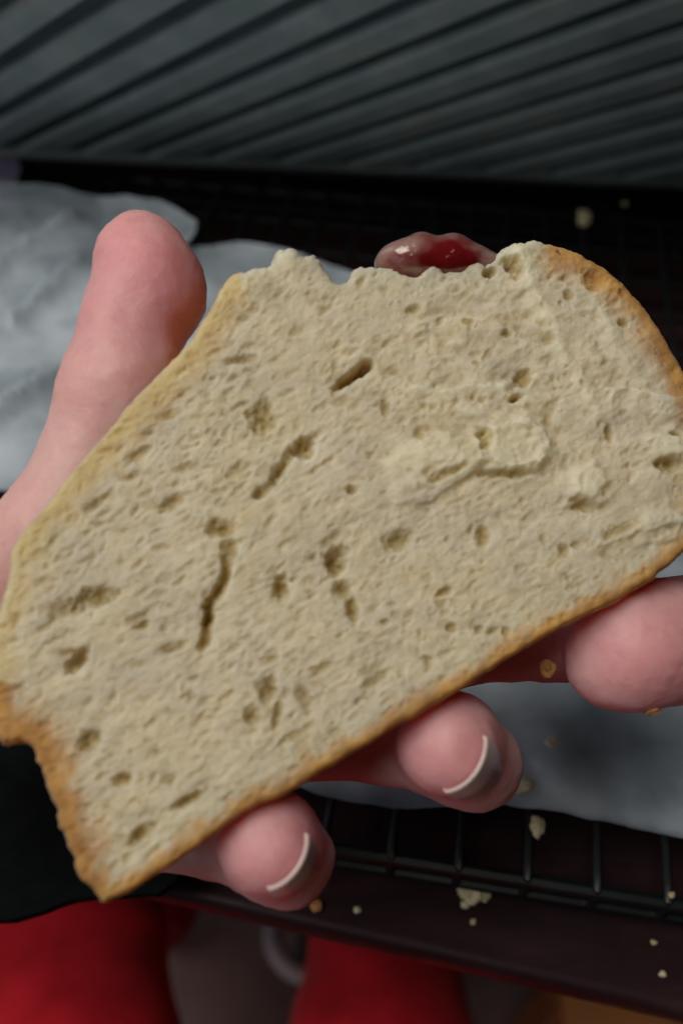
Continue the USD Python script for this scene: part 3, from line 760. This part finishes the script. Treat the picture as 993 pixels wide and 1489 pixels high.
def nail(tip, dip, r, n0, s0, s1, half=58, rr_=1.0, rd_=None):
    LD = np.linalg.norm(tip - dip); rd_ = r if rd_ is None else rd_
    a = tip - dip; a /= np.linalg.norm(a)
    n0 = np.array(n0, float); nn = n0 - (n0 @ a) * a; nn /= np.linalg.norm(nn); b = np.cross(a, nn)
    NS, NT = 22, 25; v = []; c = []
    for side in (1, 0):
        for i in range(NS):
            u = i / (NS - 1)
            for k in range(NT):
                w = k / (NT - 1) * 2 - 1
                th = math.radians(half * w)
                s = s0 + (s1 - s0) * u - (0.0024 * w * w if u > 0.5 else -0.0016 * w * w * (0.5 - u) * 2) - 0.0006 * 0
                drop = 0.0008 * max(0, u - 0.55) ** 1.5 * 3
                rad = r * rr_ + (rd_ - r) * np.clip(-s / LD, 0, 1) + 0.00045 - drop - (0 if side else 0.0006) - 0.0004 * (abs(w) > 0.97)
                v.append(tip + a * s + rad * (math.cos(th) * nn + math.sin(th) * b))
                fe = sstep(0.84 + 0.14 * w * w, 0.92 + 0.14 * w * w, u)
                c.append(np.array([0.72, 0.50, 0.49]) * (1 - fe) + np.array([0.62, 0.47, 0.44]) * fe)
    v = np.array(v); f = []
    o = NS * NT
    for i in range(NS - 1):
        for k in range(NT - 1):
            p = i * NT + k
            f += [[p, p + 1, p + NT + 1], [p, p + NT + 1, p + NT], [o + p, o + p + NT + 1, o + p + 1], [o + p, o + p + NT, o + p + NT + 1]]
    edge = [k for k in range(NT)] + [i * NT + NT - 1 for i in range(1, NS)] + [(NS - 1) * NT + k for k in range(NT - 2, -1, -1)] + [i * NT for i in range(NS - 2, 0, -1)]
    for p, q in zip(edge, edge[1:] + edge[:1]): f += [[p, o + p, o + q], [p, o + q, q]]
    m = trimesh.Trimesh(cam2world(v), f, process=False); trimesh.repair.fix_normals(m)
    return m, np.array(c)


for js, n0, s0, s1, hf_ in ((mid_f, (0.80, -0.62, 0.1), -0.0095, 0.0062, 56), (ring_f, (0.76, -0.64, 0.1), -0.0090, 0.0056, 54), (index_f, (0.55, -0.2, 0.8), -0.010, 0.0058, 52)):
    m, c = nail(js[3][0], js[2][0], js[3][1], n0, s0, s1, hf_, 1.0, js[2][1])
    obj('fingernail', m, MAT['nail'], hand, tint=c)
m, c = nail(thumb[4][0], thumb[2][0], thumb[4][1], (-0.62, 0.1, 0.75), -0.010, 0.0080, 60)
obj('thumbnail', m, MAT['nail'], hand, tint=c)

# ------------------------------------------------------------------ black cloth at the table's left corner
CL = [(-380, 1010), (-100, 1010), (60, 1050), (190, 1110), (260, 1200), (262, 1282), (232, 1304), (190, 1306), (150, 1308), (110, 1312), (60, 1330), (20, 1341), (-40, 1342), (-140, 1336), (-380, 1330)]


def cloth():
    w, t = sheet(CL, 0.004, 77, step=6, z0=T + 0.025)
    w = np.array(w)
    n = len(w); lowr = w - np.array([0, 0, 0.0035])
    e = np.sort(np.vstack([t[:, [0, 1]], t[:, [1, 2]], t[:, [2, 0]]]), 1); u, cnt = np.unique(e, axis=0, return_counts=True); be = u[cnt == 1]
    f = np.vstack([t, t[:, ::-1] + n, np.stack([be[:, 0], be[:, 1], be[:, 1] + n], 1), np.stack([be[:, 0], be[:, 1] + n, be[:, 0] + n], 1)])
    m = trimesh.Trimesh(np.vstack([w, lowr]), f, process=False); trimesh.repair.fix_normals(m); return m


co = obj('black_cloth', cloth(), MAT['cloth_black'], smooth=50)
tag(co, 'black cloth lying over the left end of the table edge above the red trousers', 'cloth')

MAT['lavender'] = noisy('lavender_tone', (0.50, 0.42, 0.62), (0.64, 0.56, 0.76), 60, 0.85, 0.4, 1200, 0.2, dist=0.0006)
lv = sheet([(-160, 218), (-20, 220), (22, 226), (30, 244), (24, 268), (30, 300), (-40, 310), (-160, 300)], 0.004, 88, step=6, z0=T + 0.003)  # flat lavender patch on the table at far left
tag(obj('lavender_patch', lv, MAT['lavender'], smooth=True), 'lavender patch at the left edge between grill plate and baking paper', 'cloth')

# ------------------------------------------------------------------ person below the table
per = thing('person', 'person in loose red trousers sitting at the table, legs below its edge', 'person', (0, -0.1, 0))
kr, kl = on_z(566, 1340, 0.46), on_z(100, 1210, 0.46)
tr_, tl_ = on_z(556, 1560, 0.50), on_z(80, 1560, 0.50)
hipr, hipl = np.array([0.07, -0.33, 0.52]), np.array([-0.14, -0.33, 0.52])
plo = np.array([-0.36, -0.50, 0.04]); phi = np.array([0.26, 0.34, 0.68])
Gp = grid(plo, phi, 0.006)
fp = None
for k, t, hp, r1, r2 in ((kr, tr_, hipr, 0.050, 0.060), (kl, tl_, hipl, 0.072, 0.076)):
    ank = np.array([k[0], k[1] + 0.05, 0.10])
    leg = smin(capsule(Gp, k, t, r1, r2), capsule(Gp, t, hp, r2, 0.095), 0.02)
    leg = smin(leg, capsule(Gp, k - np.array([0, 0, 0.02]), ank, r1 * 0.95, 0.055), 0.03)
    fp = leg if fp is None else smin(fp, leg, 0.012)
fp = smin(fp, capsule(Gp, hipr, hipl, 0.11, 0.11), 0.03)
tv, tf = surface_nets(fp, plo, 0.006)
tmx = trimesh.Trimesh(tv, tf, process=False); trimesh.smoothing.filter_taubin(tmx, iterations=10)
tv = np.array(tmx.vertices); nn = np.array(tmx.vertex_normals)
tv = tv + nn * (0.017 * fbm2(tv[:, 0] * 14 + tv[:, 2] * 9, tv[:, 1] * 22, 3, 15) + 0.004 * np.abs(fbm2(tv[:, 0] * 40, tv[:, 1] * 30 + tv[:, 2] * 30, 2, 16)))[:, None]
obj('trousers', (tv, tmx.faces), MAT['trousers'], per, smooth=True)

# slipper on the floor
sc = on_z(425, 1372, 0.06)
sl = thing('slipper', 'pale strap of a slipper on the floor beside the red trouser leg', 'slipper', (sc[0], sc[1], 0))
so = []
for z, g in ((0.0, 0.0), (0.004, 0.003), (0.02, 0.003), (0.024, 0.0)):
    for a in np.linspace(0, 2 * np.pi, 28, endpoint=False):
        so.append([sc[0] + 0.05 + (0.046 + g) * math.cos(a), sc[1] - 0.03 + (0.125 + g) * math.sin(a), z])
obj('sole', trimesh.convex.convex_hull(np.array(so)), MAT['sole'], sl, smooth=40)
st = []
for a in np.linspace(math.radians(140), math.radians(300), 22):
    st.append([sc[0] + 0.022 + 0.047 * math.cos(a), sc[1] + 0.012 + 0.047 * math.sin(a), 0.05 + 0.012 * math.sin(a * 2)])
sm = tube(st, 0.010, 10)
obj('strap', sm, MAT['strap'], sl, smooth=50)

# wooden stool under the right end of the table
ws = on_z(818, 1449, 0.47)
sto = thing('wooden_stool', 'orange brown wooden stool seat under the right end of the table', 'stool', (ws[0] + 0.15, ws[1] - 0.10, 0))
obj('seat', hullbox((ws[0], ws[1] - 0.27, 0.445), (ws[0] + 0.32, ws[1] + 0.05, 0.47), 0.004), MAT['stool'], sto)
for dx in (0.03, 0.29):
    for dy in (-0.24, 0.02):
        obj('leg', hullbox((ws[0] + dx - 0.018, ws[1] + dy - 0.018, 0), (ws[0] + dx + 0.018, ws[1] + dy + 0.018, 0.4445), 0.003), MAT['stool'], sto)


# ------------------------------------------------------------------ crumbs
def crumb_mesh(size, seed, flat=0.7, elong=1.0, rot=0.0, lumps=5):
    r = np.random.default_rng(seed)
    m = trimesh.creation.icosphere(3, 1.0)
    v = np.array(m.vertices)
    d = 1 + 1.1 * (meshkit.fbm(v * 1.3 + seed * 3.1, 3, seed) - 0.5) + 0.5 * (meshkit.fbm(v * 4 + seed, 2, seed + 1) - 0.5)
    v = v * d[:, None] * np.array([elong, 1, flat])
    c, s = math.cos(rot), math.sin(rot)
    v = v @ np.array([[c, s, 0], [-s, c, 0], [0, 0, 1]]) * size
    v[:, 2] -= v[:, 2].min()
    m.vertices = v
    return m


def crumb(px, py, z, size_px, label, mat='crumb', elong=1.0, rot=0.0, flat=0.7, seed=1, name='bread_crumb'):
    c = on_z(px, py, z); dep = (c - EYE) @ FWD
    m = crumb_mesh(size_px / F * dep, seed, flat, elong, rot); m.apply_translation(c)
    tag(obj(name, m, MAT[mat], smooth=60), label, 'crumb')


c = on_z(686, 1300, T); dep = (c - EYE) @ FWD
parts = []
for i, (x, y, s) in enumerate(((676, 1296, 12), (694, 1290, 13), (702, 1303, 9), (684, 1312, 8), (676, 1318, 6), (690, 1300, 13))):
    m = crumb_mesh(s / F * dep, 200 + i, 0.8); m.apply_translation(on_z(x, y, T)); parts.append(m)
tag(obj('bread_crumb', trimesh.util.concatenate(parts), MAT['crumb'], smooth=60), 'largest ragged yellowish crumb on the bare table in front of the rack', 'crumb')
PT = PZ + 0.004
for x, y, z, s, lab, mt, el, ro, sd in (
        (717, 1290, T, 5, 'small round pale crumb just right of the largest crumb on the table', 'crumb', 1, 0, 2),
        (460, 1319, T, 8, 'orange brown crumb on the table just below the ring fingertip', 'crumb_crust', 1.1, 0, 3),
        (519, 1325, T, 4.5, 'tiny pale crumb on the table edge between fingertip and red trouser leg', 'crumb', 1, 0, 4),
        (688, 1342, T, 3.5, 'tiny grey crumb below the largest crumb on the table', 'crumb', 1.3, 1.2, 5),
        (950, 1372, T, 3.5, 'tiny pale crumb on the table near the right side, below the rack', 'crumb', 1, 0, 7),
        (962, 1418, T, 4, 'pale crumb closest to the right table edge above the wooden stool', 'crumb', 1.1, 0.4, 8),
        (801, 1086, PT, 9, 'pale oval crumb on the paper below the index finger', 'crumb', 1.25, 1.4, 9),
        (760, 1146, PT, 11, 'jagged cream crumb on the paper right of the middle fingertip', 'crumb', 1.3, 0.3, 10),
        (780, 1206, PZ, 9, 'long pale crumb hanging at the front edge of the paper', 'crumb', 1.7, 1.35, 11),
        (848, 322, RZ + 0.004, 11, 'long pale crumb on the dark rack beyond the top right of the slice', 'crumb', 1.6, 1.4, 12),
        (908, 298, RZ + 0.004, 4.5, 'faint round crumb farthest right on the dark rack behind the slice', 'crumb', 1.0, 0, 13),
        (401, 264, T, 2.6, 'tiny white speck of crumb on the dark table under the grill plate', 'crumb', 1.0, 0, 14),
        (976, 1303, RZ + 0.004, 4, 'small white crumb on the rack frame at the right end', 'crumb', 1.1, 0, 16)):
    crumb(x, y, z, s, lab, mt, el, ro, 0.6, sd)
for x, y, off, s, lab, el, ro, sd in ((796, 974, 13, 10, 'orange crust crumb hanging under the bread crust beside the index finger', 1.3, 1.8, 31),
                                       (948, 1030, 10, 9, 'brown crust crumb stuck on the underside of the index fingertip', 1.6, 0.2, 32)):
    dd = bd_(x, y) + off * 1e-3
    m = crumb_mesh(s / F * dd, sd, 0.8, el, 0); v = np.array(m.vertices) - np.array(m.vertices).mean(0)
    cr_, sr_ = math.cos(ro), math.sin(ro)
    m.vertices = P(x, y, dd) + (v[:, :1] * cr_ - v[:, 1:2] * sr_) * RIGHT + (v[:, :1] * sr_ + v[:, 1:2] * cr_) * UP + v[:, 2:] * FWD
    trimesh.repair.fix_normals(m)
    tag(obj('crust_crumb', m, MAT['crumb_crust'], smooth=60), lab, 'crumb')
